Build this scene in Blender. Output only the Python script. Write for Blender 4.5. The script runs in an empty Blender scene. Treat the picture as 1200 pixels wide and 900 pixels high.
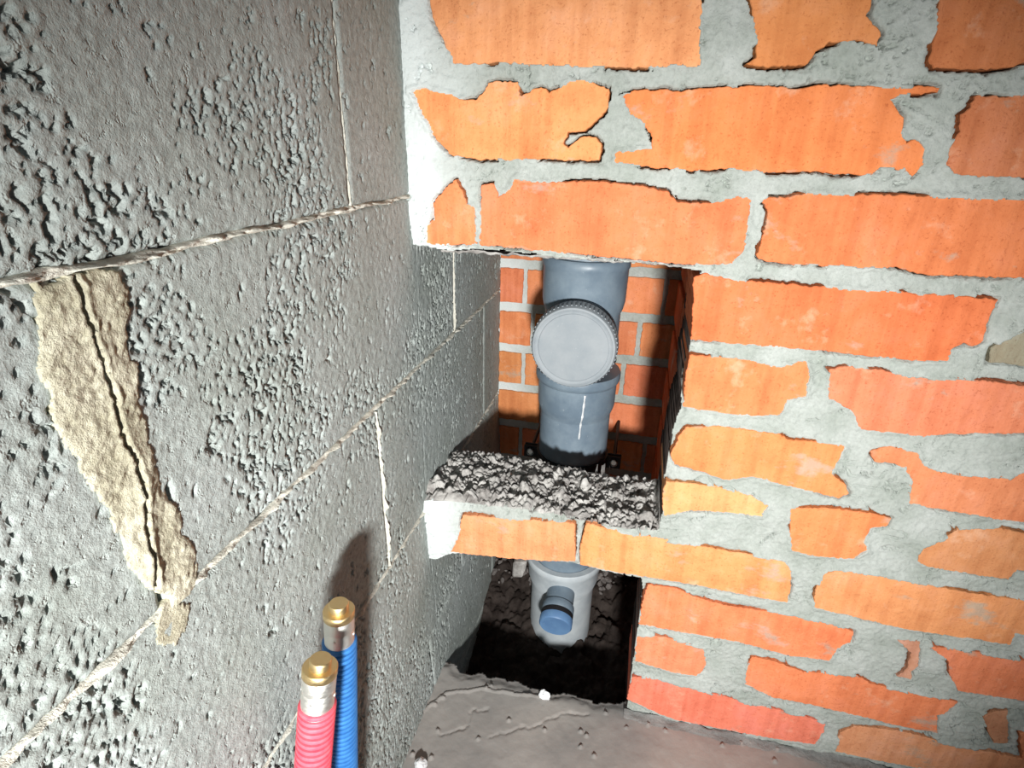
import bpy, math, random
import numpy as np
from mathutils import Matrix, Vector
from mathutils.geometry import tessellate_polygon

S = bpy.context.scene
COL = S.collection
# ------------------------------------------------------------------ camera
cam_data = bpy.data.cameras.new('camera')
cam_data.sensor_fit = 'HORIZONTAL'; cam_data.sensor_width = 36.0
cam_data.lens = 36.0 * 657.08 / 1200.0
cam_data.clip_start = 0.01; cam_data.clip_end = 50
cam = bpy.data.objects.new('camera', cam_data); COL.objects.link(cam)
R = [[0.9742476042339764, 0.2243735773327293, 0.022318231096373167],
     [0.1094407313118966, -0.3840047475664676, -0.9168222729495237],
     [-0.19714038646171572, 0.8956544264621972, -0.39867131372146414]]
CAMP = Vector((0.2366, -0.57, 0.722))
M = Matrix(((R[0][0], -R[1][0], -R[2][0], CAMP.x),
            (R[0][1], -R[1][1], -R[2][1], CAMP.y),
            (R[0][2], -R[1][2], -R[2][2], CAMP.z), (0, 0, 0, 1)))
cam.matrix_world = M
S.camera = cam
# ------------------------------------------------------------------ world, lamp, exposure
W = bpy.data.worlds.new('world'); S.world = W; W.use_nodes = True
bg = W.node_tree.nodes['Background']
bg.inputs[0].default_value = (0.80, 0.90, 1.0, 1); bg.inputs[1].default_value = 0.075
sp = bpy.data.lights.new('torch', 'SPOT'); sp.energy = 106; sp.spot_size = math.radians(68); sp.spot_blend = 0.95
sp.shadow_soft_size = 0.042; sp.color = (1.0, 0.985, 0.96)
spo = bpy.data.objects.new('torch', sp); COL.objects.link(spo)
spo.location = (0.37, -1.10, 0.60)
spo.rotation_euler = (Vector((0.16, 0.0, 0.36)) - spo.location).to_track_quat('-Z', 'Y').to_euler()
S.view_settings.view_transform = 'Standard'; S.view_settings.look = 'None'
S.view_settings.gamma = 1.0; S.view_settings.use_curve_mapping = False
S.view_settings.exposure = 0.0
# ------------------------------------------------------------------ numeric noise
def _h(ix, iy, iz, seed):
    n = (ix.astype(np.int64) * 374761393 + iy.astype(np.int64) * 668265263 + iz.astype(np.int64) * 2147483647 + seed * 1274126177) & 0xffffffff
    n = ((n ^ (n >> 13)) * 1274126177) & 0xffffffff
    n = (n ^ (n >> 16)) & 0xffffffff
    return (n & 0xffffff) / float(0xffffff)
def noise(x, y, seed=0):
    x = np.asarray(x, float); y = np.asarray(y, float)
    ix = np.floor(x); iy = np.floor(y); fx = x - ix; fy = y - iy
    fx = fx * fx * (3 - 2 * fx); fy = fy * fy * (3 - 2 * fy); z = np.zeros_like(ix)
    a = _h(ix, iy, z, seed); b = _h(ix + 1, iy, z, seed); c = _h(ix, iy + 1, z, seed); d = _h(ix + 1, iy + 1, z, seed)
    return (a + (b - a) * fx) * (1 - fy) + (c + (d - c) * fx) * fy
def fbm(x, y, o=4, seed=0):
    s = 0; a = 0.5; t = 0
    for i in range(o):
        s = s + a * noise(x * 2 ** i + 17.3 * i, y * 2 ** i - 9.1 * i, seed + i); t += a; a *= 0.5
    return s / t
def worley(x, y, seed=0):
    ix = np.floor(x); iy = np.floor(y); best = np.full(x.shape, 9.0); cid = np.zeros(x.shape)
    for dx in (-1, 0, 1):
        for dy in (-1, 0, 1):
            cx = ix + dx; cy = iy + dy; z = np.zeros_like(cx)
            px = cx + _h(cx, cy, z, seed); py = cy + _h(cx, cy, z, seed + 5); k = _h(cx, cy, z, seed + 9)
            d = np.hypot(x - px, y - py)
            m = d < best; best = np.where(m, d, best); cid = np.where(m, k, cid)
    return best, cid
def sdf(poly, x, y):
    """signed distance, positive inside"""
    p = np.array(poly, float); q = np.roll(p, -1, 0)
    d = np.full(x.shape, 1e9); ins = np.zeros(x.shape, bool)
    for (ax, ay), (bx, by) in zip(p, q):
        ex, ey = bx - ax, by - ay; L = ex * ex + ey * ey + 1e-18
        t = np.clip(((x - ax) * ex + (y - ay) * ey) / L, 0, 1)
        d = np.minimum(d, (x - ax - t * ex) ** 2 + (y - ay - t * ey) ** 2)
        c = (ay > y) != (by > y)
        with np.errstate(divide='ignore', invalid='ignore'):
            xi = ax + (y - ay) * ex / (ey if abs(ey) > 1e-15 else 1e-15)
        ins ^= c & (x < xi)
    d = np.sqrt(d)
    return np.where(ins, d, -d)
def line_dist(pts, x, y):
    d = np.full(x.shape, 1e9)
    for (ax, ay), (bx, by) in zip(pts[:-1], pts[1:]):
        ex, ey = bx - ax, by - ay; L = ex * ex + ey * ey + 1e-18
        t = np.clip(((x - ax) * ex + (y - ay) * ey) / L, 0, 1)
        d = np.minimum(d, np.hypot(x - ax - t * ex, y - ay - t * ey))
    return d
def sstep(a, b, x):
    t = np.clip((x - a) / (b - a), 0, 1); return t * t * (3 - 2 * t)
# ------------------------------------------------------------------ mesh helpers
def link(name, me, parent=None):
    o = bpy.data.objects.new(name, me); COL.objects.link(o)
    if parent is not None: o.parent = parent
    return o
def build(name, verts, faces, m, parent=None, smooth=False):
    me = bpy.data.meshes.new(name)
    verts = np.asarray(verts, np.float32)
    if isinstance(faces, np.ndarray):
        n, k = faces.shape
        me.vertices.add(len(verts)); me.vertices.foreach_set('co', verts.ravel())
        me.loops.add(n * k); me.loops.foreach_set('vertex_index', faces.astype(np.int32).ravel())
        me.polygons.add(n); me.polygons.foreach_set('loop_start', np.arange(0, n * k, k, dtype=np.int32))
        me.polygons.foreach_set('loop_total', np.full(n, k, np.int32))
        me.update(calc_edges=True)
    else:
        me.from_pydata([tuple(map(float, v)) for v in verts], [], faces); me.update()
    if smooth: me.polygons.foreach_set('use_smooth', np.ones(len(me.polygons), bool))
    me.materials.append(m)
    return link(name, me, parent)
def tag(o, label=None, cat=None, group=None, kind=None):
    if label: o['label'] = label
    if cat: o['category'] = cat
    if group: o['group'] = group
    if kind: o['kind'] = kind
    return o
def grid(nx, ny):
    i = np.arange(nx * ny).reshape(ny, nx)
    return np.stack([i[:-1, :-1], i[:-1, 1:], i[1:, 1:], i[1:, :-1]], -1).reshape(-1, 4)
def sheet(name, P, keep, back, m, parent, smooth=False):
    """P (ny,nx,3) vertex grid, keep (ny-1,nx-1) cell mask, back: offset vector of the thickness at open edges"""
    ny, nx = P.shape[:2]
    F = grid(nx, ny)[keep.ravel()]
    V = P.reshape(-1, 3)
    e = np.concatenate([F[:, [0, 1]], F[:, [1, 2]], F[:, [2, 3]], F[:, [3, 0]]])
    key = np.sort(e, 1); key = key[:, 0].astype(np.int64) * (nx * ny) + key[:, 1]
    u, inv, cnt = np.unique(key, return_inverse=True, return_counts=True)
    be = e[cnt[inv.ravel()] == 1]
    used = np.zeros(len(V), bool); used[F.ravel()] = True
    bi = np.unique(be)
    remap = np.cumsum(used) - 1
    bmap = np.zeros(len(V), np.int64); bmap[bi] = np.arange(len(bi)) + used.sum()
    V2 = np.concatenate([V[used], V[bi] + np.array(back)])
    F2 = np.concatenate([remap[F], np.stack([remap[be[:, 1]], remap[be[:, 0]], bmap[be[:, 0]], bmap[be[:, 1]]], 1)])
    return build(name, V2, F2, m, parent, smooth)
def boxmesh(name, lo, hi, m, parent=None, bev=0.0, jit=0.0, rng=None):
    x0, y0, z0 = lo; x1, y1, z1 = hi
    me = bpy.data.meshes.new(name)
    import bmesh
    bm = bmesh.new()
    r = bmesh.ops.create_cube(bm, size=1)
    for v in bm.verts:
        v.co = ((x0 + x1) / 2 + v.co.x * (x1 - x0), (y0 + y1) / 2 + v.co.y * (y1 - y0), (z0 + z1) / 2 + v.co.z * (z1 - z0))
        if rng: v.co += Vector((rng.uniform(-jit, jit), rng.uniform(-jit, jit), rng.uniform(-jit, jit)))
    if bev: bmesh.ops.bevel(bm, geom=list(bm.edges), offset=bev, segments=1, affect='EDGES')
    bm.to_mesh(me); bm.free(); me.materials.append(m)
    return link(name, me, parent)
def lathe(name, prof, m, parent=None, seg=48, origin=(0, 0, 0), axis=(0, 0, 1), smooth=True, cap=True):
    a = Vector(axis).normalized(); q = Vector((0, 0, 1)).rotation_difference(a).to_matrix()
    v = []
    for r, h in prof:
        for k in range(seg):
            t = 2 * math.pi * k / seg
            p = q @ Vector((r * math.cos(t), r * math.sin(t), h)); v.append((p.x + origin[0], p.y + origin[1], p.z + origin[2]))
    f = []
    for j in range(len(prof) - 1):
        for k in range(seg):
            k2 = (k + 1) % seg; f.append((j * seg + k, j * seg + k2, (j + 1) * seg + k2, (j + 1) * seg + k))
    if cap:
        f.append(tuple(range(seg))[::-1]); f.append(tuple(range((len(prof) - 1) * seg, len(prof) * seg)))
    o = build(name, v, f, m, parent)
    if smooth:
        me = o.data
        me.polygons.foreach_set('use_smooth', np.ones(len(me.polygons), bool))
        mo = o.data
        try: mo.set_sharp_from_angle(angle=math.radians(40))
        except Exception: pass
    return o
# ------------------------------------------------------------------ materials
def mat(name, col=(.5, .5, .5), rough=.8, metal=0, spec=.3):
    m = bpy.data.materials.new(name); m.use_nodes = True
    b = m.node_tree.nodes['Principled BSDF']
    b.inputs['Base Color'].default_value = (*col, 1); b.inputs['Roughness'].default_value = rough
    b.inputs['Metallic'].default_value = metal; b.inputs['Specular IOR Level'].default_value = spec
    return m, m.node_tree, b
def N(t, ty, **k):
    n = t.nodes.new(ty)
    for a, v in k.items(): setattr(n, a, v)
    return n
def tnoise(t, scale, detail=6, rough=.6, vec=None):
    n = N(t, 'ShaderNodeTexNoise'); n.inputs['Scale'].default_value = scale; n.inputs['Detail'].default_value = detail; n.inputs['Roughness'].default_value = rough
    if vec is not None: t.links.new(vec, n.inputs['Vector'])
    return n
def ramp(t, fac, stops):
    r = N(t, 'ShaderNodeValToRGB'); t.links.new(fac, r.inputs[0]); e = r.color_ramp.elements
    while len(e) < len(stops): e.new(.5)
    for i, (p, c) in enumerate(stops):
        e[i].position = p; e[i].color = (*c, 1) if len(c) == 3 else c
    return r
def mix(t, a, b, fac, mode='MIX'):
    n = N(t, 'ShaderNodeMix', data_type='RGBA', blend_type=mode)
    for s, v in ((n.inputs[0], fac), (n.inputs[6], a), (n.inputs[7], b)):
        if hasattr(v, 'links'): t.links.new(v, s)
        else: s.default_value = v if not isinstance(v, tuple) else (*v, 1)
    return n.outputs[2]
def bump(t, b, hts):
    prev = None
    for h, st, d in hts:
        n = N(t, 'ShaderNodeBump'); n.inputs['Strength'].default_value = st; n.inputs['Distance'].default_value = d
        t.links.new(h, n.inputs['Height'])
        if prev is not None: t.links.new(prev, n.inputs['Normal'])
        prev = n.outputs[0]
    t.links.new(prev, b.inputs['Normal'])
def coords(t):
    return N(t, 'ShaderNodeTexCoord').outputs['Object']
def mapping(t, vec, scale):
    n = N(t, 'ShaderNodeMapping'); n.inputs['Scale'].default_value = scale; t.links.new(vec, n.inputs['Vector']); return n.outputs[0]

MC = (.47, .50, .46)
def make_mortar(name, c1, c2, sc=1.0, whiten=False):
    m, t, b = mat(name, rough=.92, spec=.15); v = coords(t)
    n1 = tnoise(t, 22 * sc, 5, .6, v); n2 = tnoise(t, 260, 4, .7, v); n3 = tnoise(t, 900, 2, .6, v)
    c = ramp(t, n1.outputs[0], [(.3, c1), (.7, c2)]).outputs[0]
    c = mix(t, c, ramp(t, n2.outputs[0], [(.3, (.72, .72, .72)), (.6, (1.05, 1.05, 1.05))]).outputs[0], 0.55, 'MULTIPLY')
    if whiten:                                            # whiter towards the left wall, border broken up by noise
        sx_ = N(t, 'ShaderNodeSeparateXYZ'); t.links.new(v, sx_.inputs[0])
        ad = N(t, 'ShaderNodeMath', operation='MULTIPLY_ADD'); t.links.new(n1.outputs[0], ad.inputs[0]); ad.inputs[1].default_value = .12; t.links.new(sx_.outputs[0], ad.inputs[2])
        c = mix(t, c, (.62, .67, .66), ramp(t, ad.outputs[0], [(.075, (1, 1, 1)), (.135, (0, 0, 0))]).outputs[0])
    t.links.new(c, b.inputs['Base Color'])
    n4 = tnoise(t, 90, 5, .7, v)
    bump(t, b, [(n4.outputs[0], .5, .004), (n2.outputs[0], .6, .002), (n3.outputs[0], .4, .0007)])
    return m
M_mortar = make_mortar('mortar', (.31, .345, .31), (.47, .50, .475), 1.0, True)
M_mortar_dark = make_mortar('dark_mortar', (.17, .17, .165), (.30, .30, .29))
M_rubble = make_mortar('rubble_mortar', (.20, .185, .175), (.64, .63, .60), 2.2)
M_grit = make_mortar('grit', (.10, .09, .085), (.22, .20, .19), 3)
M_bead = make_mortar('bead_mortar', (.50, .49, .42), (.72, .71, .63), 3)
M_soil_shade = make_mortar('soil_and_shade', (.018, .013, .011), (.06, .048, .042), 2)  # near-black: soil colour with the shade of shaft and opening edges in it
M_plaster = make_mortar('white_plaster', (.75, .78, .80), (.9, .92, .94))

def make_brick():
    m, t, b = mat('clay_brick', rough=.85, spec=.15); v = coords(t)
    oi = N(t, 'ShaderNodeObjectInfo')
    base = oi.outputs['Color']
    add = N(t, 'ShaderNodeVectorMath', operation='ADD'); t.links.new(v, add.inputs[0])
    sc_ = N(t, 'ShaderNodeVectorMath', operation='SCALE'); t.links.new(oi.outputs['Location'], sc_.inputs[0]); sc_.inputs['Scale'].default_value = 0.0
    t.links.new(sc_.outputs[0], add.inputs[1]); w = add.outputs[0]
    cl = tnoise(t, 19, 6, .68, w)
    c = mix(t, base, ramp(t, cl.outputs[0], [(.3, (.80, .68, .62)), (.5, (1, 1, 1)), (.70, (1.10, 1.20, 1.50))]).outputs[0], .75, 'MULTIPLY')
    # wire-cut streaks, slightly slanted vertical lines
    st = tnoise(t, 1.0, 3, .55, mapping(t, w, (75, 30, 5)))
    c = mix(t, c, ramp(t, st.outputs[0], [(.35, (.84, .77, .74)), (.55, (1.03, 1.03, 1.03))]).outputs[0], .7, 'MULTIPLY')
    sp_ = tnoise(t, 420, 3, .6, w)
    c = mix(t, c, ramp(t, sp_.outputs[0], [(.28, (.60, .45, .40)), (.42, (1, 1, 1))]).outputs[0], .6, 'MULTIPLY')
    # pale lime bloom and thin grey mortar film
    bl = tnoise(t, 24, 6, .65, w)
    c = mix(t, c, (.80, .52, .36), ramp(t, bl.outputs[0], [(.58, (0, 0, 0)), (.74, (.55, .55, .55))]).outputs[0])
    fi = tnoise(t, 13, 7, .62, mapping(t, w, (1, 1, 1.6)))
    c = mix(t, c, (.36, .37, .31), ramp(t, fi.outputs[0], [(.60, (0, 0, 0)), (.67, (.62, .62, .62))]).outputs[0])
    t.links.new(c, b.inputs['Base Color'])
    rg = tnoise(t, 55, 5, .65, w); rg.inputs['Distortion'].default_value = 1.2
    bump(t, b, [(st.outputs[0], .7, .003), (cl.outputs[0], .5, .006), (rg.outputs[0], .6, .003), (sp_.outputs[0], .5, .001)])
    return m
M_brick = make_brick()

def make_block():
    m, t, b = mat('expanded_clay_concrete', rough=.95, spec=.1); v = coords(t)
    n1 = tnoise(t, 9, 5, .6, v); n2 = tnoise(t, 190, 5, .7, v); n3 = tnoise(t, 700, 3, .6, v)
    c = ramp(t, n1.outputs[0], [(.3, (.31, .345, .32)), (.7, (.395, .435, .425))]).outputs[0]
    c = mix(t, c, ramp(t, n2.outputs[0], [(.34, (.60, .60, .60)), (.60, (1.12, 1.12, 1.12))]).outputs[0], .6, 'MULTIPLY')
    t.links.new(c, b.inputs['Base Color'])
    gr = tnoise(t, 130, 3, .6, v)
    pit = ramp(t, gr.outputs[0], [(.32, (0, 0, 0)), (.40, (1, 1, 1))])
    bump(t, b, [(n2.outputs[0], .6, .0022), (pit.outputs[0], .5, .0022), (n3.outputs[0], .5, .0008)])
    return m
M_block = make_block()
def make_screed():
    m, t, b = mat('floor_screed', rough=.8, spec=.25); v = coords(t)
    n1 = tnoise(t, 8, 5, .6, v); n2 = tnoise(t, 160, 4, .6, v)
    c = ramp(t, n1.outputs[0], [(.35, (.25, .245, .235)), (.65, (.37, .35, .325))]).outputs[0]
    t.links.new(c, b.inputs['Base Color']); bump(t, b, [(n2.outputs[0], .35, .001), (tnoise(t, 45, 3, .5, v).outputs[0], .3, .003)])
    return m
M_screed = make_screed()
def make_foam():
    m, t, b = mat('beige_mortar_smear', rough=.95, spec=.1); v = coords(t)
    n1 = tnoise(t, 30, 5, .6, v); n2 = tnoise(t, 330, 4, .7, v)
    c = ramp(t, n1.outputs[0], [(.35, (.37, .35, .26)), (.65, (.54, .52, .415))]).outputs[0]
    c = mix(t, c, ramp(t, n2.outputs[0], [(.3, (.7, .68, .62)), (.6, (1.1, 1.1, 1.1))]).outputs[0], .7, 'MULTIPLY')
    t.links.new(c, b.inputs['Base Color']); bump(t, b, [(n2.outputs[0], .8, .002)])
    return m
M_foam = make_foam()
def make_pvc(name, c1, c2, rough=.3):
    m, t, b = mat(name, rough=rough, spec=.5); v = coords(t)
    n = tnoise(t, 26, 6, .65, v); d = tnoise(t, 300, 4, .7, v)
    c = ramp(t, n.outputs[0], [(.38, c1), (.68, c2)]).outputs[0]
    c = mix(t, c, (.62, .64, .64), ramp(t, d.outputs[0], [(.66, (0, 0, 0)), (.74, (.5, .5, .5))]).outputs[0])
    t.links.new(c, b.inputs['Base Color'])
    t.links.new(ramp(t, n.outputs[0], [(.3, (rough,) * 3), (.7, (rough + .25,) * 3)]).outputs[0], b.inputs['Roughness'])
    return m
M_pvc = make_pvc('grey_pipe_plastic', (.135, .185, .235), (.20, .26, .31))
M_pvc_light = make_pvc('dusty_grey_cap_plastic', (.24, .275, .30), (.31, .34, .36), .5)
M_pvc_pale = make_pvc('pale_grey_socket_plastic', (.42, .47, .50), (.55, .60, .62), .45)
M_blue_cap = make_pvc('blue_cap_plastic', (.10, .20, .38), (.14, .27, .46), .35)
M_rubber = mat('black_rubber', (.015, .015, .017), .6)[0]
M_steel = mat('zinc_steel', (.55, .57, .56), .35, 1)[0]
def make_metal(name, c, rough):
    m, t, b = mat(name, c, rough, 1, .5); v = coords(t)
    n = tnoise(t, 1, 3, .6, mapping(t, v, (250, 250, 1200)))
    t.links.new(ramp(t, n.outputs[0], [(.3, (rough,) * 3), (.7, (rough + .2,) * 3)]).outputs[0], b.inputs['Roughness'])
    bump(t, b, [(n.outputs[0], .15, .0004)])
    return m
M_brass = make_metal('brass', (.78, .60, .32), .32)
M_ferr = make_metal('aluminium_ferrule', (.88, .87, .82), .38)
def make_sleeve(name, c, c2):
    m, t, b = mat(name, c, .45, 0, .4); v = coords(t)
    n = tnoise(t, 120, 3, .6, v); t.links.new(ramp(t, n.outputs[0], [(.35, c), (.7, c2)]).outputs[0], b.inputs['Base Color'])
    return m
M_red = make_sleeve('coral_red_corrugated_plastic', (.82, .085, .13), (.88, .15, .19))
M_blue = make_sleeve('blue_corrugated_plastic', (.03, .15, .42), (.05, .21, .52))
BR=[  # brick colours include the fall of light across the wall
(0,(0.98,0.62,0.34),[(244,8529),(275,8322),(348,8129),(450,7954),(488,7853),(975,7874),(1207,7845),(2021,7828),(2421,7828),(2441,7848),(2652,7817),(2694,7838),(2651,8119),(2610,8464)]),
(0,(0.92,0.52,0.22),[(2951,8418),(3035,8248),(3109,8016),(3131,7897),(3064,7847),(3218,7836),(3515,7846),(3580,7934),(3668,8001),(3845,8028),(4017,7979),(4025,8063),(3888,8177),(3900,8286),(3931,8392)]),
(0,(0.84,0.42,0.17),[(4368,8381),(4397,8186),(4428,8059),(4420,7872),(4472,7824),(4688,7811),(5023,7823),(5082,7860),(5767,7840),(5570,8350)]),
(0,(1.00,0.60,0.30),[(54,7635),(167,7663),(415,7613),(578,7556),(714,7558),(821,7696),(952,7712),(1096,7708),(1117,7595),(1316,7664),(1395,7620),(1567,7709),(1689,7732),(1816,7688),(1929,7656),(1942,7513),(1840,7398),(1745,7316),(1592,7302),(1546,7206),(1601,7160),(1724,7257),(1851,7260),(1907,7191),(1892,7072),(1502,7066),(1100,7050),(685,7050),(445,7082),(264,7252),(131,7469)]),
(0,(0.97,0.50,0.20),[(2054,7614),(2129,7471),(2282,7383),(2370,7272),(2371,7168),(2054,7142),(2031,7053),(2508,7016),(2812,7004),(3000,7031),(3422,7016),(3803,7022),(4198,7017),(4293,7072),(4352,7074),(4457,7070),(4536,7019),(4595,7108),(4573,7233),(4479,7296),(4429,7269),(4367,7333),(4347,7455),(4214,7598),(4329,7636),(4547,7650),(4549,7686),(4136,7678),(3924,7687),(3654,7695),(3472,7662),(3204,7684),(3027,7673),(2846,7672),(2559,7638),(2442,7650),(2207,7649)]),
(0,(0.84,0.42,0.20),[(4822,7623),(4918,7623),(5016,7614),(5158,7635),(5844,7639),(6085,7018),(5359,7034),(4863,7032),(4779,7111),(4752,7237),(4794,7363),(4768,7484),(4818,7544)]),
(1,(0.97,0.52,0.26),[(136,6238),(158,6394),(251,6441),(241,6605),(364,6744),(483,6840),(553,6725),(596,6620),(683,6597),(696,6228),(380,6195),(134,6186)]),
(1,(0.93,0.46,0.22),[(757,6794),(880,6815),(925,6688),(1055,6773),(1078,6873),(1402,6850),(1781,6871),(2168,6863),(2549,6817),(2663,6715),(2990,6729),(3180,6797),(3295,6772),(3303,6562),(3313,6337),(3230,6195),(2780,6157),(2288,6175),(1433,6197),(1076,6209),(740,6224)]),
(0,(0.93,0.46,0.20),[(3389,6776),(3459,6675),(3461,6393),(3440,6265),(3579,6226),(4156,6226),(4482,6232),(4621,6257),(4809,6201),(5216,6215),(5631,6223),(6375,6226),(6133,6854),(5416,6863),(4409,6855),(3776,6843),(3619,6815)]),
(1,(0.93,0.42,0.17),[(2909,6022),(3001,6074),(3287,6035),(3861,6020),(4533,6028),(5030,6025),(5486,6020),(5477,5824),(5480,5622),(5430,5588),(5350,5609),(5271,5542),(5281,5422),(5162,5394),(4534,5404),(4016,5413),(3454,5403),(2970,5404),(2948,5658)]),
(0,(0.66,0.57,0.43),[(5593,5575),(5783,5767),(5847,5982),(6425,5991),(6637,5439),(5891,5444),(5610,5443)]),
(1,(0.97,0.48,0.22),[(2979,5240),(3129,5239),(3510,5247),(3835,5201),(4084,5293),(4131,5136),(4155,4922),(3992,4851),(3969,4675),(3531,4616),(3000,4653),(2972,4968)]),
(0,(0.93,0.48,0.28),[(4307,5221),(4433,5267),(4728,5268),(4949,5230),(5259,5235),(5505,5263),(5959,5240),(6723,5213),(6881,4800),(6117,4770),(5525,4684),(5304,4619),(4727,4622),(4628,4797),(4435,4907),(4371,4916),(4322,5093)]),
(1,(0.98,0.53,0.24),[(3051,4404),(3402,4471),(3981,4463),(4082,4405),(4315,4421),(4635,4415),(4606,4229),(4583,4077),(4745,3953),(4795,3866),(4722,3795),(4193,3858),(3841,3916),(3570,3831),(3002,3936),(2948,4045),(3003,4284)]),
(0,(0.92,0.50,0.27),[(4885,4380),(4991,4457),(5297,4444),(5392,4299),(5707,4240),(6051,4267),(6175,4268),(6257,4351),(7103,4338),(7326,3761),(6440,3805),(6086,3801),(5555,3830),(5431,3850),(5377,3840),(5339,4097),(5241,4255),(5090,4291),(4950,4279)]),
(1,(1.00,0.66,0.36),[(2942,3691),(3485,3717),(3848,3670),(4058,3574),(4019,3409),(3609,3400),(3248,3356),(2971,3234),(2927,3461)]),
(0,(0.98,0.52,0.24),[(4284,3571),(4674,3643),(5083,3654),(5268,3624),(5259,3535),(5115,3463),(5094,3279),(5148,3199),(5052,3039),(4614,2993),(4414,3022),(4355,3221)]),
(0,(0.87,0.52,0.27),[(5644,3302),(5818,3471),(5899,3617),(6271,3690),(6485,3670),(7378,3582),(7498,3267),(6557,3231),(6527,3089),(6311,3085),(5735,3095),(5656,3146)]),
(1,(0.99,0.60,0.34),[(504,2760),(762,2792),(1319,2849),(1947,2921),(1985,2349),(1618,2269),(1053,2200),(331,2136),(441,2423)]),
(1,(1.00,0.60,0.30),[(2090,2942),(2636,2881),(3082,2917),(3049,2860),(3696,2871),(4357,2865),(4449,2764),(4508,2477),(4513,2273),(3986,2277),(3518,2298),(3041,2294),(2594,2283),(2434,2286),(2056,2306),(2042,2580)]),
(0,(0.95,0.58,0.30),[(4809,2746),(4926,2845),(5333,2865),(5871,2845),(6296,2827),(6761,2845),(7688,2774),(7872,2297),(6815,2402),(6823,2229),(6318,2219),(5819,2189),(5283,2232),(4808,2268),(4767,2538)]),
(1,(0.99,0.50,0.26),[(2916,2158),(3257,2184),(3468,2099),(3830,2053),(4589,2082),(5036,2063),(5304,2001),(5306,1841),(5193,1700),(5165,1497),(4718,1455),(4119,1517),(3431,1504),(2877,1504),(2886,1876)]),
(0,(0.85,0.55,0.38),[(5763,2007),(5982,2035),(6065,1673),(6027,1579),(6050,1446),(5909,1460),(5981,1593),(5951,1857)]),
(0,(0.95,0.48,0.26),[(6117,1983),(6375,2028),(6643,2025),(7034,2032),(8003,1957),(8232,1361),(7229,1448),(6562,1406),(6430,1616),(6355,1811)]),
(1,(0.99,0.54,0.32),[(2874,1297),(3200,1355),(3710,1288),(3794,1013),(3700,801),(3403,775),(2897,847)]),
(0,(0.98,0.50,0.26),[(4296,1306),(4513,1310),(4921,1224),(5502,1339),(5673,1246),(5898,1229),(6432,1251),(6616,1224),(6542,996),(6468,942),(6564,672),(6237,652),(5664,675),(5109,711),(4672,695),(4301,828),(4274,1093)]),
(0,(0.80,0.50,0.32),[(6943,1070),(7009,1190),(7127,1246),(7291,745),(7165,700),(7075,819)]),
(0,(0.90,0.50,0.28),[(7347,943),(7475,1017),(8386,960),(8609,381),(7555,473)]),
(1,(1.00,0.48,0.33),[(2895,529),(3209,591),(3867,537),(4507,485),(5079,481),(5354,414),(5369,258),(5304,5),(4736,-61),(4182,-84),(3520,-104),(2868,92)]),
(0,(0.96,0.62,0.38),[(5553,322),(5670,490),(6260,567),(6828,518),(7537,528),(8557,516),(8845,-233),(7766,-155),(6606,0),(5557,-37),(5558,129)])]
UP=[(21,6172),(145,6153),(431,6143),(712,6169),(1077,6166),(1435,6145),(1956,6136),(2459,6127),(2784,6124),(2962,6111),(2960,5910),(2959,5470),(2965,5193),(2954,4903),(2969,4604),(2935,4392),(2931,4070),(2910,3731),(2949,3267),(2944,2996),(2628,2958),(2374,2946),(1978,2972),(1477,2992),(728,2957),(363,2943),(14,2920)]
LO=[(-24,1976),(124,2008),(346,2128),(704,2161),(1619,2259),(2113,2270),(2277,2251),(2491,2244),(2829,2239),(2857,2176),(2868,1507),(2874,1052),(2879,574),(2888,158),(2927,-446)]
SMEAR=[(-3972,6642),(-3786,6648),(-3580,6620),(-3550,6483),(-3635,6118),(-3663,5849),(-3621,5518),(-3586,5213),(-3559,4885),(-3619,4744),(-3780,4755),(-3818,4836),(-3888,4993),(-3933,5203),(-3937,5521),(-4001,5757),(-4025,5949),(-4074,6099),(-4056,6325),(-4009,6493)]
SEAM=[(-3789,6637),(-3793,6428),(-3775,6131),(-3769,5995),(-3779,5885),(-3758,5704),(-3791,5417),(-3825,5111),(-3843,4951)]
RIM=[(219,45),(394,-79),(708,-30),(1226,-34),(1746,-117),(1979,-32),(2469,-75),(2939,42)]
BRK = [(f, c, [(a * 1e-4, b * 1e-4) for a, b in p]) for f, c, p in BR]
for k_, (xm, za, zb) in enumerate([(.589, .781, .842), (.62, .703, .765), (.649, .622, .684), (.676, .544, .606), (.70, .463, .527), (.745, .380, .443),
                                   (.762, .30, .363), (.80, .222, .284), (.835, .140, .203), (.873, .06, .123), (.897, -.02, .043)]):
    x_ = xm; j_ = k_                                     # the courses go on beyond the frame
    while x_ < 1.25:
        L_ = min(.25 if j_ % 3 else .12, 1.285 - x_); BRK.append((0, (.88 + .03 * (j_ % 4), .46 + .02 * (j_ % 5), .24), [(x_, za), (x_ + L_, za), (x_ + L_, zb), (x_, zb)])); x_ += L_ + .012; j_ += 1
UPP = [(a * 1e-4, b * 1e-4) for a, b in UP]; LOP = [(a * 1e-4, b * 1e-4) for a, b in LO]
UPP = [(-.02, UPP[0][1])] + UPP + [(-.02, UPP[-1][1])]
LOP = [(-.02, LOP[0][1])] + LOP[:-1] + [(.2905, -.10), (-.02, -.10)]
rng = random.Random(7)
FZ = -0.015
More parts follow.
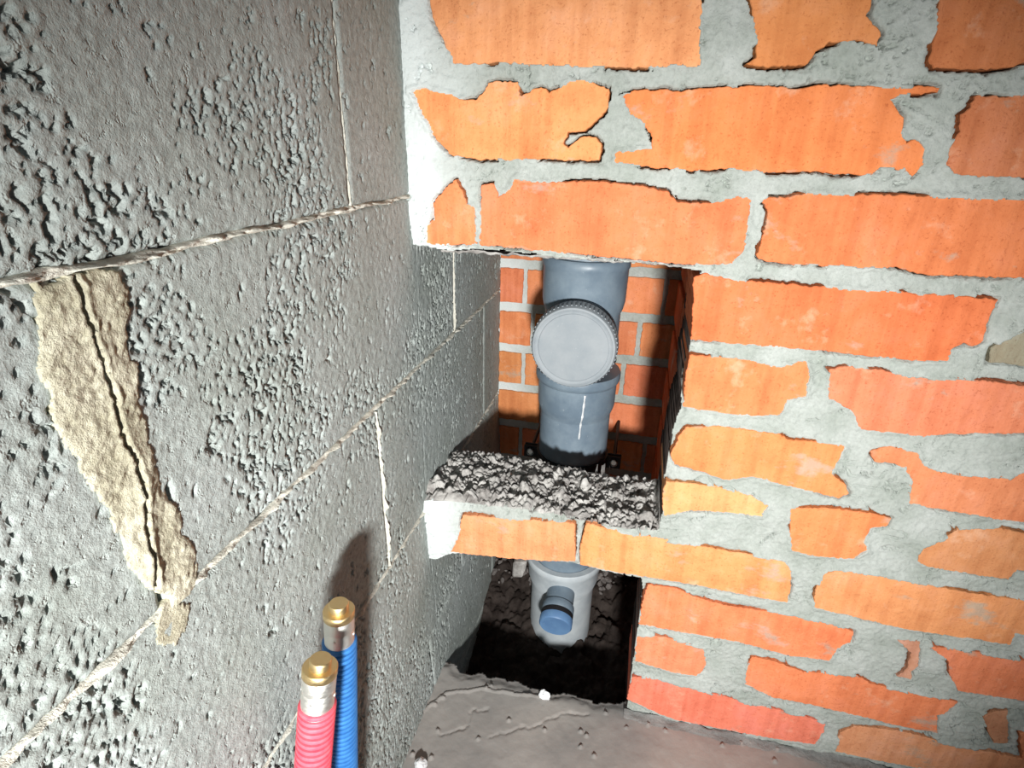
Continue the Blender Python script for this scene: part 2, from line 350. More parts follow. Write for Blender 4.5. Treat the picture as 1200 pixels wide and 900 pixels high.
def ragged(poly, step=.0021, amp=.0011, seed=0):
    out = []
    n = len(poly)
    for i in range(n):
        a, b = poly[i], poly[(i + 1) % n]; L = math.hypot(b[0] - a[0], b[1] - a[1]); k = max(1, int(L / step))
        for j in range(k):
            t = j / k; x = a[0] + (b[0] - a[0]) * t; y = a[1] + (b[1] - a[1]) * t
            w = float(noise(np.array([x * 420 + seed * 7.7]), np.array([y * 420.]), 3)[0]) - .5
            w2 = float(noise(np.array([x * 90 + seed * 3.1]), np.array([y * 90.]), 5)[0]) - .5
            nx, ny = (b[1] - a[1]) / (L + 1e-9), -(b[0] - a[0]) / (L + 1e-9)
            d = amp * 2 * w + amp * 1.2 * w2
            out.append((x + nx * d, y + ny * d))
    return out
def srgb(c):
    return tuple(((v / 12.92) if v <= .04045 else ((v + .055) / 1.055) ** 2.4) for v in c)
# ------------------------------------------------------------------ brick wall: front mortar with the two openings
STEP = .0011
X0, X1, Z0, Z1 = -.004, .90, -.06, .862
nx = int((X1 - X0) / STEP) + 1; nz = int((Z1 - Z0) / STEP) + 1
gx = np.linspace(X0, X1, nx); gz = np.linspace(Z0, Z1, nz)
GX, GZ = np.meshgrid(gx, gz)
wx = GX + (fbm(GX * 60, GZ * 60, 3, 41) - .5) * .004; wz = GZ + (fbm(GX * 60, GZ * 60, 3, 47) - .5) * .004
rough_n = fbm(GX * 35, GZ * 35, 5, 2) - .5
fine_n = fbm(GX * 260, GZ * 260, 3, 12) - .5
H = .0006 + rough_n * .0062 + fine_n * .0022          # height towards the room
DB = np.full(GX.shape, -1.0)                            # signed distance to the nearest brick (positive inside)
BEL = np.zeros(GX.shape)
rag = []
for i, (f, c, p) in enumerate(BRK):
    r = ragged(p, seed=i); rag.append(r)
    xs = [q[0] for q in r]; zs = [q[1] for q in r]; m = .02
    a0, a1 = np.searchsorted(gx, [min(xs) - m, max(xs) + m]); b0, b1 = np.searchsorted(gz, [min(zs) - m, max(zs) + m])
    if a1 <= a0 or b1 <= b0: continue
    s = sdf(r, GX[b0:b1, a0:a1], GZ[b0:b1, a0:a1]); DB[b0:b1, a0:a1] = np.maximum(DB[b0:b1, a0:a1], s)
proud = sstep(-.006, -.0006, DB)
gate = fbm(GX * 28, GZ * 28, 3, 77)
# smeared joints stand proud where the gate is low, sink behind the brick face elsewhere
H += sstep(.55, .40, gate) * .0016 * proud
crk = (gate > .505) & (DB > -.0012 - .0022 * fbm(GX * 140, GZ * 140, 2, 79)) & (DB < .0010)
H -= sstep(.50, .62, gate) * .0022 * proud
H = np.where(DB > .0008, -.006, H)
H = np.where(crk, -.024, H)
# hairline cracks in the mortar
cr = np.abs(fbm(GX * 9 + 3, GZ * 22, 4, 91) - .5)
ck = fbm(GX * 14, GZ * 14, 2, 93)
H = np.where((cr < .005) & (ck > .52) & (DB < 0), H - .007, H)
# torn pockets
wd, wi = worley(GX * 55 + (fbm(GX * 190, GZ * 190, 3, 22) - .5) * 1.5, GZ * 75 + (fbm(GX * 190, GZ * 190, 3, 23) - .5) * 1.5, 21)
pk = (wi > .78) & (ck > .5) & (DB < -.001)
H = np.where(pk, H - .006 * sstep(.26, .12, wd), H)
tr = np.abs(fbm(GX * 75, GZ * 90, 4, 95) - .5)
H = np.where((tr < .012) & (fbm(GX * 17, GZ * 17, 2, 97) > .60) & (DB < -.0005), H - .006, H)
# thick bulging mortar in the corner beside the block wall and at the end of the ledge
H += sstep(.05, .0, GX) * .006 * sstep(.60, .64, GZ) + sstep(.05, .01, GX) * .006 * sstep(.31, .28, GZ) * sstep(.17, .2, GZ)
so = np.maximum(sdf(UPP, wx, wz), sdf(LOP, wx, wz))
H -= sstep(-.010, .0, so) * .004 * (fbm(GX * 80, GZ * 80, 2, 55))
P = np.stack([GX, -H, GZ], -1)
cx = (wx[:-1, :-1] + wx[1:, 1:]) / 2; cz = (wz[:-1, :-1] + wz[1:, 1:]) / 2
so = np.maximum(sdf(UPP, cx, cz), sdf(LOP, cx, cz))
keep = so < 0
wall_back = sheet('wall_back', P, keep, (0, .112, 0), M_mortar, None)
wall_back.data.materials.append(M_soil_shade)                 # shade on the edges of the openings, put into the colour
wall_back.data.materials.append(M_rubble)
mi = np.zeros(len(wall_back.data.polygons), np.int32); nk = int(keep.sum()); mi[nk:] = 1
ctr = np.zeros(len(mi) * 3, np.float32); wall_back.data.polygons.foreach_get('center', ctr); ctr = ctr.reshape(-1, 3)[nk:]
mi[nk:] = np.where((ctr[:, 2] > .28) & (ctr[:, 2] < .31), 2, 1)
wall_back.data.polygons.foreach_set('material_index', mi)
tag(wall_back, kind='structure')
wall_back['label'] = 'orange brick wall laid in smeared grey mortar with two openings'
# upper and right-hand continuation of the wall outside the frame
def simple(name, lo, hi, m, parent=None, kind=None):
    o = boxmesh(name, lo, hi, m, parent)
    if kind: o['kind'] = kind
    return o
simple('mortar_bed', (-.004, .002, Z1 - .002), (1.30, .112, 1.10), M_mortar, wall_back)
simple('mortar_bed', (X1 - .002, .002, -.06), (1.30, .112, Z1 - .002), M_mortar, wall_back)
def brick(poly, depth, y, col, parent, ins=.0007, exp=.0006):
    """one brick: polygon in x,z with a softened arris and real depth"""
    p = np.array(poly); n = len(p)
    t = np.roll(p, -1, 0) - np.roll(p, 1, 0); L = np.hypot(t[:, 0], t[:, 1]) + 1e-9
    area = .5 * np.sum(p[:, 0] * np.roll(p[:, 1], -1) - np.roll(p[:, 0], -1) * p[:, 1])
    s = 1 if area > 0 else -1
    nrm = np.stack([t[:, 1] / L, -t[:, 0] / L], 1) * s
    A = p + nrm * (exp - ins); B = p + nrm * exp
    V = [(a[0], y, a[1]) for a in A] + [(b[0], y + .0009, b[1]) for b in B] + [(b[0], y + depth, b[1]) for b in B]
    tri = tessellate_polygon([[Vector((a[0], a[1], 0)) for a in A]])
    F = [tuple(q) for q in tri]
    for k in range(n):
        k2 = (k + 1) % n
        F.append((k, k2, n + k2, n + k)); F.append((n + k, n + k2, 2 * n + k2, 2 * n + k))
    F.append(tuple(range(2 * n, 3 * n)))
    o = build('brick', V, F, M_brick, parent)
    import bmesh
    bm = bmesh.new(); bm.from_mesh(o.data); bmesh.ops.recalc_face_normals(bm, faces=bm.faces); bm.to_mesh(o.data); bm.free()
    o.color = (*col, 1)
    return o
for i, ((f, c, p), r) in enumerate(zip(BRK, rag)):
    lc = srgb(c); g = .80
    brick(r, .109 if f else .03, -.0010 - rng.random() * .0012, (lc[0] * .80, lc[1] * .75 + .078, lc[2] * 1.05 + .048), wall_back)
def rect(x0, x1, z0, z1): return [(x0, z0), (x1, z0), (x1, z1), (x0, z1)]
def rc(k=1.0):
    v = rng.uniform(.85, 1.05) * k; return (.74 * v, .27 * v * rng.uniform(.85, 1.15), .115 * v)
for row in range(3):                                    # courses above the frame
    z = .862 + row * .078; x = .03 - (row % 2) * .13
    while x < 1.28:
        brick(ragged(rect(max(x, .01), min(x + .25, 1.29), z, z + .063), .012), .03, -.001, rc(), wall_back); x += .262

# ------------------------------------------------------------------ left wall of lightweight concrete blocks
wall_left = boxmesh('wall_left', (-.09, -.95, -.60), (-.007, .398, 1.10), M_mortar_dark); tag(wall_left, kind='structure')
wall_left['label'] = 'left wall of pitted grey lightweight concrete blocks'
def lean(z): return .013 * np.clip((.27 - z) / .27, 0, 1)
def block(y0, y1, z0, z1, st, seed, pits):
    ny = max(3, int((y1 - y0) / st)); nzz = max(3, int((z1 - z0) / st))
    Y, Z = np.meshgrid(np.linspace(y0, y1, ny), np.linspace(z0, z1, nzz))
    ed = np.minimum(np.minimum(Y - y0, y1 - Y), np.minimum(Z - z0, z1 - Z))
    X = (fbm(Y * 14, Z * 14, 3, 5) - .5) * .0022 + (fbm(Y * 220, Z * 220, 3, 6) - .5) * .0011
    den = fbm(Y * 11, Z * 11, 3, 8)
    for sc, dep, sd, fr in ((250, .0036, 31, .7), (150, .0046, 37, .28), (400, .0030, 43, 1.5)):
        d, k = worley(Y * sc + (fbm(Y * sc * 1.3, Z * sc * 1.3, 2, 3) - .5) * 1.9, Z * sc * .8 + (fbm(Y * sc * 1.3, Z * sc * 1.3, 2, 4) - .5) * 1.9, sd)
        act = k < np.clip(((den - .50) * 1.9 + .050) * pits * fr, 0.012, .27)
        X -= np.where(act, dep * sstep(.50, .24, d), 0)
    X -= sstep(.0035, 0, ed) * .0022 * (.4 + 1.2 * fbm(Y * 120, Z * 120, 2, 9))
    # faint groove where the brickwork starts
    X -= .0012 * sstep(.0012, 0, np.abs(Y - .003 - (Z - .45) * .01)) * (Z < .63)
    X += lean(Z)
    P = np.stack([X, Y, Z], -1)
    return sheet('block', P, np.ones((nzz - 1, ny - 1), bool), (-.022, 0, 0), M_block, wall_left)
JZ = [-.60, -.31, -.115, .078, .2755, .4765, .6665, .861, 1.10]
JY = {0: [-.95, -.3, .1, .398], 1: [-.95, -.5, -.11, .25, .398], 2: [-.95, -.42, -.03, .30, .398], 3: [-.95, -.55, -.29, .12, .398],
      4: [-.95, -.502, -.112, .278, .398], 5: [-.95, -.77, -.380, .133, .398], 6: [-.95, -.518, -.1285, .262, .398], 7: [-.95, -.40, -.01, .398]}
for r in range(8):
    ys = JY[r]
    for a, b in zip(ys[:-1], ys[1:]):
        g = .0016
        st = .0042 if (r <= 1 or r == 7 or a >= .25) else (.0014 if b < .2 and a > -.6 else .0018)
        if b < -.5: st = .004
        pits = {6: 1.35, 5: .9, 4: .75, 3: .7}.get(r, .6)
        if a > -.13: pits *= .4
        block(a + g, b - g, JZ[r] + g, JZ[r + 1] - g, st, r, pits)
# mortar squeezed out of the joints
def bead(name, pts, half, m, amp, seed, thr=.35, base=-.0018):
    """strip along a straight joint on the left wall; pts in y,z"""
    (ya, za), (yb, zb) = pts; L = math.hypot(yb - ya, zb - za); n = max(8, int(L / .0018)); k = 9
    ty, tz = (yb - ya) / L, (zb - za) / L
    T, U = np.meshgrid(np.linspace(0, L, n), np.linspace(-1, 1, k))
    h = half * .62 * (.35 + 1.3 * fbm(T * 45, T * 0 + seed, 3, 60 + seed))
    off = (fbm(T * 25, T * 0 + seed, 3, 80 + seed) - .5) * .004
    Y = ya + ty * T + tz * (U * h + off); Z = za + tz * T - ty * (U * h + off)
    hh = fbm(T * 110, U * 1.5 + seed, 3, 66 + seed)
    X = base + lean(Z) + (1 - U ** 2) * amp * 2.2 * np.clip(hh - thr, 0, 1) * 2
    X[0, :] = -.004 + lean(Z[0, :]); X[-1, :] = -.004 + lean(Z[-1, :])
    return build(name, np.stack([X, Y, Z], -1).reshape(-1, 3), grid(n, k), m, wall_left)
bead('joint_mortar', ((-.9, .6665), (.398, .6665)), .0036, M_bead, .0032, 1, .25)
bead('joint_mortar', ((-.9, .4765), (.398, .4765)), .0030, M_bead, .0026, 2, .32)
bead('joint_mortar', ((-.9, .2755), (.398, .2755)), .0028, M_bead, .0024, 3, .36)
bead('joint_mortar', ((-.9, .078), (.398, .078)), .0024, M_block, .0018, 4, .4)
bead('joint_mortar', ((-.110, .2765), (-.114, .473)), .0012, M_bead, .0020, 5, .2)
bead('joint_mortar', ((.133, .478), (.133, .655)), .0009, M_bead, .0016, 6, .2)
bead('joint_mortar', ((-.127, .668), (-.131, .85)), .0012, M_bead, .0012, 7, .40)
# beige smear over the vertical joint
SMP = [(a * 1e-4, b * 1e-4) for a, b in SMEAR]; SEP = [(a * 1e-4, b * 1e-4) for a, b in SEAM]
sy = np.arange(-.425, -.345, .0011); sz = np.arange(.455, .675, .0011); SY, SZ = np.meshgrid(sy, sz)
swy = SY + (fbm(SY * 70, SZ * 70, 3, 101) - .5) * .010; swz = SZ + (fbm(SY * 70, SZ * 70, 3, 103) - .5) * .010
sd = sdf(SMP, swy, swz)
SX = .0010 + sstep(0, .006, sd) * .0012 + (fbm(SY * 90, SZ * 90, 4, 107) - .5) * .0032
ld = line_dist(SEP, SY + (fbm(SY * 60, SZ * 60, 3, 109) - .5) * .005, SZ)
lo_ = sstep(.60, .50, SZ)
SX += sstep(.004, .001, np.abs(ld - .001)) * .0010 + (fbm(SY * 320, SZ * 320, 3, 115) - .5) * .0022
SX = np.where(ld < .0011, SX - .0042, SX)
SX += lo_ * sstep(.012, .002, ld) * .0022 * fbm(SY * 130, SZ * 60, 3, 113) * 2
keep = (sd > 0)[:-1, :-1] & (sd > 0)[1:, 1:]
sheet('mortar_smear', np.stack([SX, SY, SZ], -1), keep, (-.006, 0, 0), M_foam, wall_left)
s2 = np.arange(-.395, -.365, .0012); z2 = np.arange(.448, .482, .0012); SY, SZ = np.meshgrid(s2, z2)
d2 = .013 - np.hypot((SY + .380) * 1.1, (SZ - .466)) + (fbm(SY * 110, SZ * 110, 3, 120) - .5) * .012
sheet('mortar_smear', np.stack([.0006 + (fbm(SY * 110, SZ * 110, 3, 121) - .5) * .002, SY, SZ], -1), (d2 > 0)[:-1, :-1], (-.004, 0, 0), M_foam, wall_left)

# ------------------------------------------------------------------ shaft behind the brick wall
YB = .386
wall_rear = boxmesh('wall_rear', (-.004, YB + .0015, -.60), (.34, YB + .07, 1.10), M_mortar); tag(wall_rear, kind='structure')
wall_rear['label'] = 'brick rear wall of the service shaft'
rows = [(.453 + .078 * k) for k in range(-13, 8)]
pat = {0: [.0, .062, .125, .25, .335], 1: [.0, .046, .16, .285, .335], 2: [.0, .085, .21, .335], 3: [.0, .047, .108, .23, .335]}
for i, z in enumerate(rows):
    zz = z + .0
    xs = pat[i % 4]
    for a, b in zip(xs[:-1], xs[1:]):
        g = .0045
        brick(ragged(rect(a + (g if a > 0 else .001), b - g, zz + .003, zz + .063), .006, .0011, i), .03, YB - .0015 - rng.random() * .001, rc(.98), wall_rear)
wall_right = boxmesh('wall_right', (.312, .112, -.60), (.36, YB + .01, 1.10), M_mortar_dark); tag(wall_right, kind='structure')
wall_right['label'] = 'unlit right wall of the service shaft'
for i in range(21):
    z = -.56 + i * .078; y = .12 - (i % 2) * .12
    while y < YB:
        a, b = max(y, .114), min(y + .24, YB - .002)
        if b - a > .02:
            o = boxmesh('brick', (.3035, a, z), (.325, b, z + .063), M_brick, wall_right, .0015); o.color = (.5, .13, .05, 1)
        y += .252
blocker_lid = boxmesh('light_blocker_lid', (-.09, -.0, 1.10), (.40, .46, 1.14), M_mortar_dark); tag(blocker_lid, kind='structure')  # unseen lid, added to keep sky light out of the shaft
base_s = boxmesh('floor_shaft', (-.01, 0.02, -.64), (.34, .46, -.60), M_soil_shade); tag(base_s, kind='structure')
# ------------------------------------------------------------------ floor slab with a torn rim
RP = [(a * 1e-4, b * 1e-4 + .012) for a, b in RIM]
sx = np.arange(-.02, 1.30, .0021); syy = np.arange(-.95, .058, .0021)
sx = sx[sx < .96]; syy = syy[syy > -.36]
FX, FY = np.meshgrid(sx, syy)
rimx = np.array([-.03] + [p[0] for p in RP] + [.30, .301, 1.4]); rimy = np.array([RP[0][1]] + [p[1] for p in RP] + [.010, .05, .05])
ry = np.interp(FX, rimx, rimy) + (fbm(FX * 70, FY * 70, 4, 131) - .5) * .012
inside = (FX < .294)
Hf = FZ + (fbm(FX * 12, FY * 12, 3, 133) - .5) * .003 + (fbm(FX * 90, FY * 90, 3, 134) - .5) * .0010
Hf -= sstep(.016, 0, ry - FY) * .004 * inside
c1 = line_dist([(.0091, -.0735), (.0331, -.037), (.0775, -.016), (.1273, -.0125), (.1746, -.004)], FX + (fbm(FX * 60, FY * 60, 3, 141) - .5) * .006, FY + (fbm(FX * 60, FY * 60, 3, 142) - .5) * .006)
Hf += np.where(c1 < .0018, .0018, 0)
c2 = line_dist([(.045, -.100), (.075, -.075), (.08, -.05), (.10, -.045)], FX + (fbm(FX * 80, FY * 80, 3, 143) - .5) * .01, FY + (fbm(FX * 80, FY * 80, 3, 144) - .5) * .01)
c3 = line_dist([(.11, -.085), (.15, -.060), (.19, -.035), (.20, -.025), (.235, -.02)], FX + (fbm(FX * 80, FY * 80, 3, 145) - .5) * .012, FY + (fbm(FX * 80, FY * 80, 3, 146) - .5) * .012)
Hf = np.where((c2 < .0013) | (c3 < .0013), Hf - .0014, Hf)
dd, kk = worley(FX * 55, FY * 55, 150)
Hf = np.where((kk > .86) & (dd < .12), Hf + .003, Hf)
kf = ((FY < ry) | ~inside)[:-1, :-1] & ((FX > .006)[:-1, :-1])
floor = sheet('floor', np.stack([FX, FY, Hf], -1), kf, (0, 0, -.07), M_screed, None); tag(floor, kind='structure')
floor['label'] = 'grey screed floor with a torn edge at the lower opening'
boxmesh('slab', (-.01, -.95, -.09), (1.30, -.36, FZ - .001), M_screed, floor)
boxmesh('slab', (.955, -.362, -.09), (1.30, .05, FZ - .001), M_screed, floor)
# mortar ribbon along the foot of the brick wall
T = np.linspace(.285, .90, 420); U = np.linspace(0, 1, 7); TT, UU = np.meshgrid(T, U)
yy = -.001 - UU * (.008 + .010 * fbm(TT * 40, UU * 2, 3, 160)); zz = FZ + .0005 + (1 - UU) * .004 * fbm(TT * 60, UU * 3, 3, 161) * 2 - .0012 * UU
build('mortar_fillet', np.stack([TT, yy, zz], -1).reshape(-1, 3), grid(420, 7), M_mortar_dark, floor)
def lump(name, c, r, m, seed, label=None, cat=None, parent=None, sub=3, sq=(1, 1, 1), am=.5):
    import bmesh
    bm = bmesh.new(); bmesh.ops.create_icosphere(bm, subdivisions=sub, radius=1)
    for v in bm.verts:
        p = v.co; n = float(fbm(np.array([p.x * 1.3 + seed * 3.3 + p.z]), np.array([p.y * 1.3 - p.z * 1.1 + seed]), 3, 170)[0]) - .5
        s = r * (1 + n * 2 * am); v.co = Vector((c[0] + p.x * s * sq[0], c[1] + p.y * s * sq[1], c[2] + p.z * s * sq[2]))
    me = bpy.data.meshes.new(name); bm.to_mesh(me); bm.free(); me.materials.append(m)
    o = link(name, me, parent)
    if label: tag(o, label, cat)
    return o
lump('plaster_lump', (.036, -.142, FZ + .005), .0085, M_plaster, 1, 'small white plaster lump on the screed beside the block wall', 'plaster lump', sq=(1, 1, .9))
lump('plaster_lump', (.172, -.006, FZ + .002), .0080, M_plaster, 2, 'small white plaster lump on the torn floor edge below the lower opening', 'plaster lump', sq=(1.1, .8, 1))
lump('plaster_lump', (.408, -.118, FZ + .006), .0085, M_plaster, 3, 'white plaster lump on the screed in front of the brick wall foot', 'plaster lump')

# ------------------------------------------------------------------ broken mortar on the ledge
def rubble_sheet(name, x0, x1, y0, y1, st, zf, m, parent, amp, sc, seed):
    nxx = int((x1 - x0) / st); nyy = int((y1 - y0) / st)
    A, B = np.meshgrid(np.linspace(x0, x1, nxx), np.linspace(y0, y1, nyy))
    d, k = worley(A * sc, B * sc * 1.1, seed); d2, k2 = worley(A * sc * 2.7, B * sc * 2.7, seed + 3)
    Z = zf(A, B) + amp * ((k - .5) * 1.2 + (.5 - d) * .9) * (fbm(A * 25, B * 25, 2, seed) * 1.6) + amp * .35 * ((k2 - .5) + (.4 - d2)) + (fbm(A * 200, B * 200, 3, seed + 1) - .5) * amp * .5
    return build(name, np.stack([A, B, Z], -1).reshape(-1, 3), grid(nxx, nyy), m, parent)
def ztop(A, B):
    e = sstep(.020, .002, B) * .004
    return .3000 + .004 * np.sin(A * 21) - e * .3 + .0015 + sstep(.10, .0, A) * .002 - sstep(.105, .125, B) * .03
rb = rubble_sheet('broken_mortar', -.003, .297, .0008, .124, .0013, ztop, M_rubble, wall_back, .0125, 58, 201); rb['kind'] = 'stuff'
def chunks(name, pts, m, label, cat, seed, ledge=False):
    import bmesh
    bm = bmesh.new(); rg = random.Random(seed)
    for (x, y, z, r) in pts:
        res = bmesh.ops.create_icosphere(bm, subdivisions=1, radius=r)
        q = Matrix.Rotation(rg.uniform(0, 6), 3, Vector((rg.uniform(-1, 1), rg.uniform(-1, 1), rg.uniform(-1, 1))).normalized())
        sc = Vector((rg.uniform(.7, 1.4), rg.uniform(.7, 1.3), rg.uniform(.45, .9)))
        for v in res['verts']:
            p = Vector((v.co.x * sc.x, v.co.y * sc.y, v.co.z * sc.z)) * rg.uniform(.75, 1.2); p = q @ p; v.co = p + Vector((x, y, z))
    me = bpy.data.meshes.new(name); bm.to_mesh(me); bm.free(); me.materials.append(m); o = link(name, me)
    tag(o, label, cat, None, 'stuff'); return o
pts = []
for _ in range(620):
    x = rng.uniform(.004, .288); y = rng.uniform(.012, .115); r = rng.choice([.0015, .002, .0025, .003, .0045]) * rng.uniform(.7, 1.3)
    pts.append((x, y, float(ztop(np.array(x), np.array(y))) + .0005 + r * .3, r))
chunks('mortar_crumbs', pts, M_rubble, 'grey mortar crumbs strewn over the broken ledge between the two openings', 'rubble', 5)
o = boxmesh('brick_chip', (.090, .060, .293), (.108, .078, .301), M_brick, None, .0015, .002, rng); o.color = (.75, .38, .28, 1); tag(o, 'small pinkish brick chip lying among grey crumbs on the ledge', 'brick chip')
# debris sloping down inside the shaft
def zs(A, B): return np.interp(B, [.05, .12, .2, .28, .34, .386], [-.165, -.155, -.13, -.10, -.065, -.035]) - .008 * np.sin(A * 30 + 1)
rb2 = rubble_sheet('shaft_debris', -.002, .304, .06, .388, .003, zs, M_soil_shade, base_s, .018, 34, 221)  # debris colour carries the black shade low in the shaft
rb2['kind'] = 'stuff'
pts = []
for _ in range(330):
    x = rng.uniform(.006, .295); y = .380 - abs(rng.gauss(0, .035))
    r = rng.choice([.003, .004, .006, .008]) * rng.uniform(.7, 1.3)
    pts.append((x, y, float(zs(np.array(x), np.array(y))) + .006, r))
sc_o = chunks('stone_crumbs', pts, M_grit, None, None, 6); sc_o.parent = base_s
o = boxmesh('mortar_chunk', (.058, .30, -.088), (.082, .318, -.050), M_rubble, None, .003, .004, rng); tag(o, 'flat pale mortar chunk leaning on the shaft debris left of the drain', 'mortar chunk')
# ragged mortar hanging under the lintel course
A, B = np.meshgrid(np.linspace(.03, .297, 240), np.linspace(.0015, .112, 70))
Zl = .6125 - .0035 * fbm(A * 120, B * 120, 3, 230) * (1.0 + fbm(A * 30, B * 30, 2, 231)) + sstep(.004, 0, B) * .004 + .002
build('soffit_mortar', np.stack([A, B, Zl], -1).reshape(-1, 3), grid(240, 70), M_rubble, wall_back)

# ------------------------------------------------------------------ drain stack
PX, PY = .163, .240
ds = bpy.data.objects.new('drain_pipe', None); COL.objects.link(ds); ds.location = (PX, PY, -.30)
tag(ds, 'grey plastic drain stack with a round access cap standing in the brick shaft', 'pipe')
DZ = .30
def L_(name, prof, m, seg=64, origin=(0, 0, 0), axis=(0, 0, 1), parent=None, **k):
    return lathe(name, prof, m, parent or ds, seg, origin, axis, **k)
def zz_(p): return [(r, z + DZ) for r, z in p]
L_('pipe', zz_([(.055, .40), (.055, -.20)][::-1]), M_pvc)
L_('tee', zz_([(.050, .575), (.0605, .575), (.0630, .572), (.0630, .562), (.0612, .559), (.0605, .512), (.0585, .502), (.0555, .494), (.055, .42), (.0565, .42), (.054, .42)][::-1]), M_pvc)
L_('pipe', zz_([(.052, .57), (.052, 1.08)]), M_pvc)
L_('socket', zz_([(.055, .330), (.0560, .334), (.0585, .341), (.0600, .347), (.0605, .384), (.0640, .388), (.0650, .391), (.0650, .399), (.0635, .402), (.0560, .402)]), M_pvc)
# access branch and its cap
BZ = .468
br = L_('branch', [(.053, .0), (.053, .052), (.0565, .054), (.0565, .075), (.055, .077)], M_pvc, 64, (0, -.005, BZ + DZ), (0, -1, 0))
cp = L_('access_cap', [(.0555, .070), (.0590, .071), (.0590, .074), (.0580, .078), (.0575, .092), (.0555, .0955), (.0530, .0960), (.0515, .0948), (.0480, .0946), (.0470, .0955), (.0440, .0955), (.001, .0958)], M_pvc_light, 72, (0, -.005, BZ + DZ), (0, -1, 0))
# grip ribs round the cap
V = []; F = []
for k in range(60):
    t = 2 * math.pi * k / 60; c_, s_ = math.cos(t), math.sin(t)
    def q(r, w, h): return (r * c_ - w * s_, -.005 - h, BZ + DZ + r * s_ + w * c_)
    b0 = len(V); V += [q(.0570, -.0012, .075), q(.0570, .0012, .075), q(.0592, .0009, .075), q(.0592, -.0009, .075), q(.0570, -.0012, .091), q(.0570, .0012, .091), q(.0586, .0009, .091), q(.0586, -.0009, .091)]
    F += [tuple(b0 + i for i in f) for f in ((0, 1, 2, 3), (7, 6, 5, 4), (0, 4, 5, 1), (1, 5, 6, 2), (2, 6, 7, 3), (3, 7, 4, 0))]
build('cap_ribs', V, F, M_pvc_light, cp)
lathe('seal_ring', [(.0565, .0), (.0585, .0), (.0585, .004), (.0565, .004)], M_rubber, br, 64, (0, -.005 - .064, BZ + DZ), (0, -1, 0))
# dried white drip on the socket
V = []; F = []
for j in range(14):
    z = .382 - j * .0058; w = .0011 + .0006 * (j % 3 == 0); t0 = -math.pi / 2 + .30 - j * .004
    r = .0607 if z > .345 else .0590 if z > .336 else .0555
    for s in (-1, 0, 1):
        t = t0 + s * w / .06; rr = r + (.0016 if s == 0 else .0004); V.append((rr * math.cos(t), rr * math.sin(t), z + DZ))
for j in range(13):
    for s in (0, 1): a = j * 3 + s; F.append((a, a + 1, a + 4, a + 3))
build('lime_drip', V, F, M_plaster, ds)
# lower fitting
L_('lower_socket', zz_([(.052, .040), (.0560, .0455), (.0665, .0455), (.0680, .043), (.0680, .034), (.0650, .030), (.0630, .000), (.059, -.014), (.0565, -.022), (.0565, -.22), (.050, -.22)]), M_pvc_pale)
bx, bz = .004, .016
lb = L_('small_branch', [(.024, .0), (.024, .082), (.0265, .084), (.0270, .088), (.0270, .096), (.0255, .098)], M_pvc, 40, (bx, 0, bz + DZ), (0, -1, -.25))
lathe('seal_ring', [(.0250, .0), (.0270, .001), (.0270, .008), (.0250, .009)], M_rubber, lb, 40, (bx, -.095, bz + DZ - .0238), (0, -1, -.25))
L_('branch_cap', [(.0262, .0), (.0275, .001), (.0275, .012), (.0255, .0145), (.0235, .0142), (.001, .0142)], M_blue_cap, 40, (bx, -.1035, bz + DZ - .0259), (0, -1, -.25))
# ------------------------------------------------------------------ pipe clamp
pc = bpy.data.objects.new('pipe_clamp', None); COL.objects.link(pc); pc.location = (PX, PY, .245)
tag(pc, 'dark steel clamp with two bolted ears round the drain pipe just above the ledge', 'clamp')
lathe('band', [(.0552, -.012), (.0585, -.012), (.0585, .012), (.0552, .012)], M_rubber, pc, 64)
for s in (-1, 1):
    e = boxmesh('ear', (min(s * .057, s * .080), -.006, -.011), (max(s * .057, s * .080), -.002, .011), M_rubber, pc, .001)
    bo = lathe('bolt', [(.0062, .0), (.0062, .004), (.0050, .0048), (.0040, .0030), (.001, .0030)], M_steel, e, 20, (s * .069, -.006, .001), (0, -1, 0))
    boxmesh('ear', (min(s * .057, s * .080), .002, -.011), (max(s * .057, s * .080), .006, .011), M_rubber, pc, .001)
    lathe('threaded_rod', [(.003, .0), (.003, .138)], M_rubber, pc, 12, (s * .069, .006, .001), (0, 1, 0))

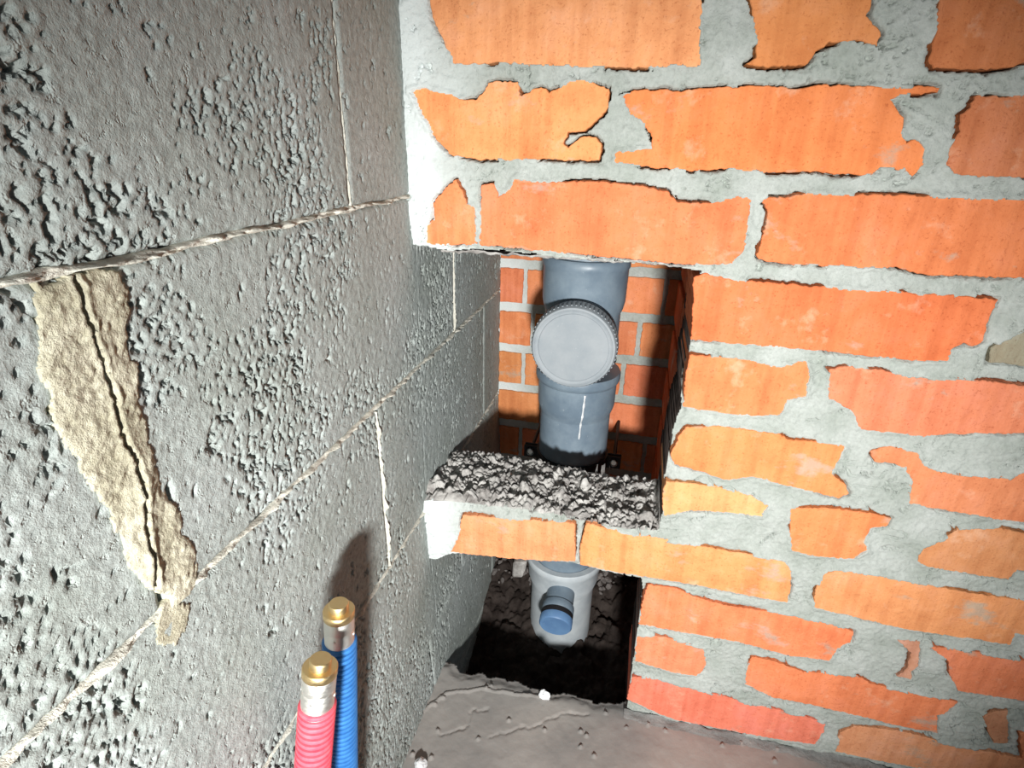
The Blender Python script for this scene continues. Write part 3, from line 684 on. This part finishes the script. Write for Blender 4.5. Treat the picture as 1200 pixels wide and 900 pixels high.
# ------------------------------------------------------------------ two supply pipes in corrugated sleeves
def supply(name, top, bot, msl, rs, label, pitch=.005):
    a = Vector(top); b = Vector(bot); ax = (a - b).normalized(); Lg = (a - b).length
    o = bpy.data.objects.new(name, None); COL.objects.link(o); o.location = b
    tag(o, label, 'pipe', 'capped supply pipes in corrugated sleeves')
    pr = []; h = 0
    while h < Lg - .040:
        pr += [(rs - .0022, h), (rs - .0022, h + pitch * .22), (rs - .0003, h + pitch * .32), (rs, h + pitch * .5), (rs, h + pitch * .72), (rs - .0003, h + pitch * .88)]
        h += pitch
    pr += [(rs - .0016, h), (rs - .003, h + .0005)]
    sl = lathe('sleeve', pr, msl, o, 40, (0, 0, 0), ax)
    t = .0121
    lathe('inner_pipe', [(t - .003, Lg - .050), (t - .003, Lg - .020)], M_plaster, o, 32, (0, 0, 0), ax)
    f = lathe('ferrule', [(t - .0018, Lg - .046), (t - .0008, Lg - .0455), (t - .0006, Lg - .026), (t - .0012, Lg - .0252), (t - .0012, Lg - .0242), (t - .0006, Lg - .0235), (t - .0006, Lg - .0130), (t - .001, Lg - .0124)], M_ferr, o, 48, (0, 0, 0), ax)
    u = ax.orthogonal().normalized(); w = ax.cross(u)
    for k in range(4):
        an = k * math.pi / 2 + 2.5; d = u * math.cos(an) + w * math.sin(an)
        p = ax * (Lg - .0285) + d * (t - .0012)
        lathe('dimple', [(.0013, 0), (.0013, .0012), (.0006, .0014)], M_ferr, f, 10, tuple(p), tuple(d))
    pl = lathe('brass_plug', [(t - .004, Lg - .0132), (t - .0005, Lg - .0130), (t - .0002, Lg - .0126), (t - .0002, Lg - .0072), (t - .0006, Lg - .0067), (t - .0007, Lg - .0066), (.0075, Lg - .0066), (.0074, Lg - .0066), (.0074, Lg - .0010), (.0069, Lg - .0004), (.0030, Lg - .0004)], M_brass, o, 48, (0, 0, 0), ax)
    return o
supply('supply_pipe', (.042, -.281, .396), (.0155, -.301, FZ), M_blue, .0135, 'blue corrugated pipe with brass plug, nearer the brick wall, behind the pink one')
supply('supply_pipe', (.055, -.329, .396), (.0145, -.395, FZ), M_red, .0130, 'coral pink corrugated pipe with brass plug, in front of the blue one')
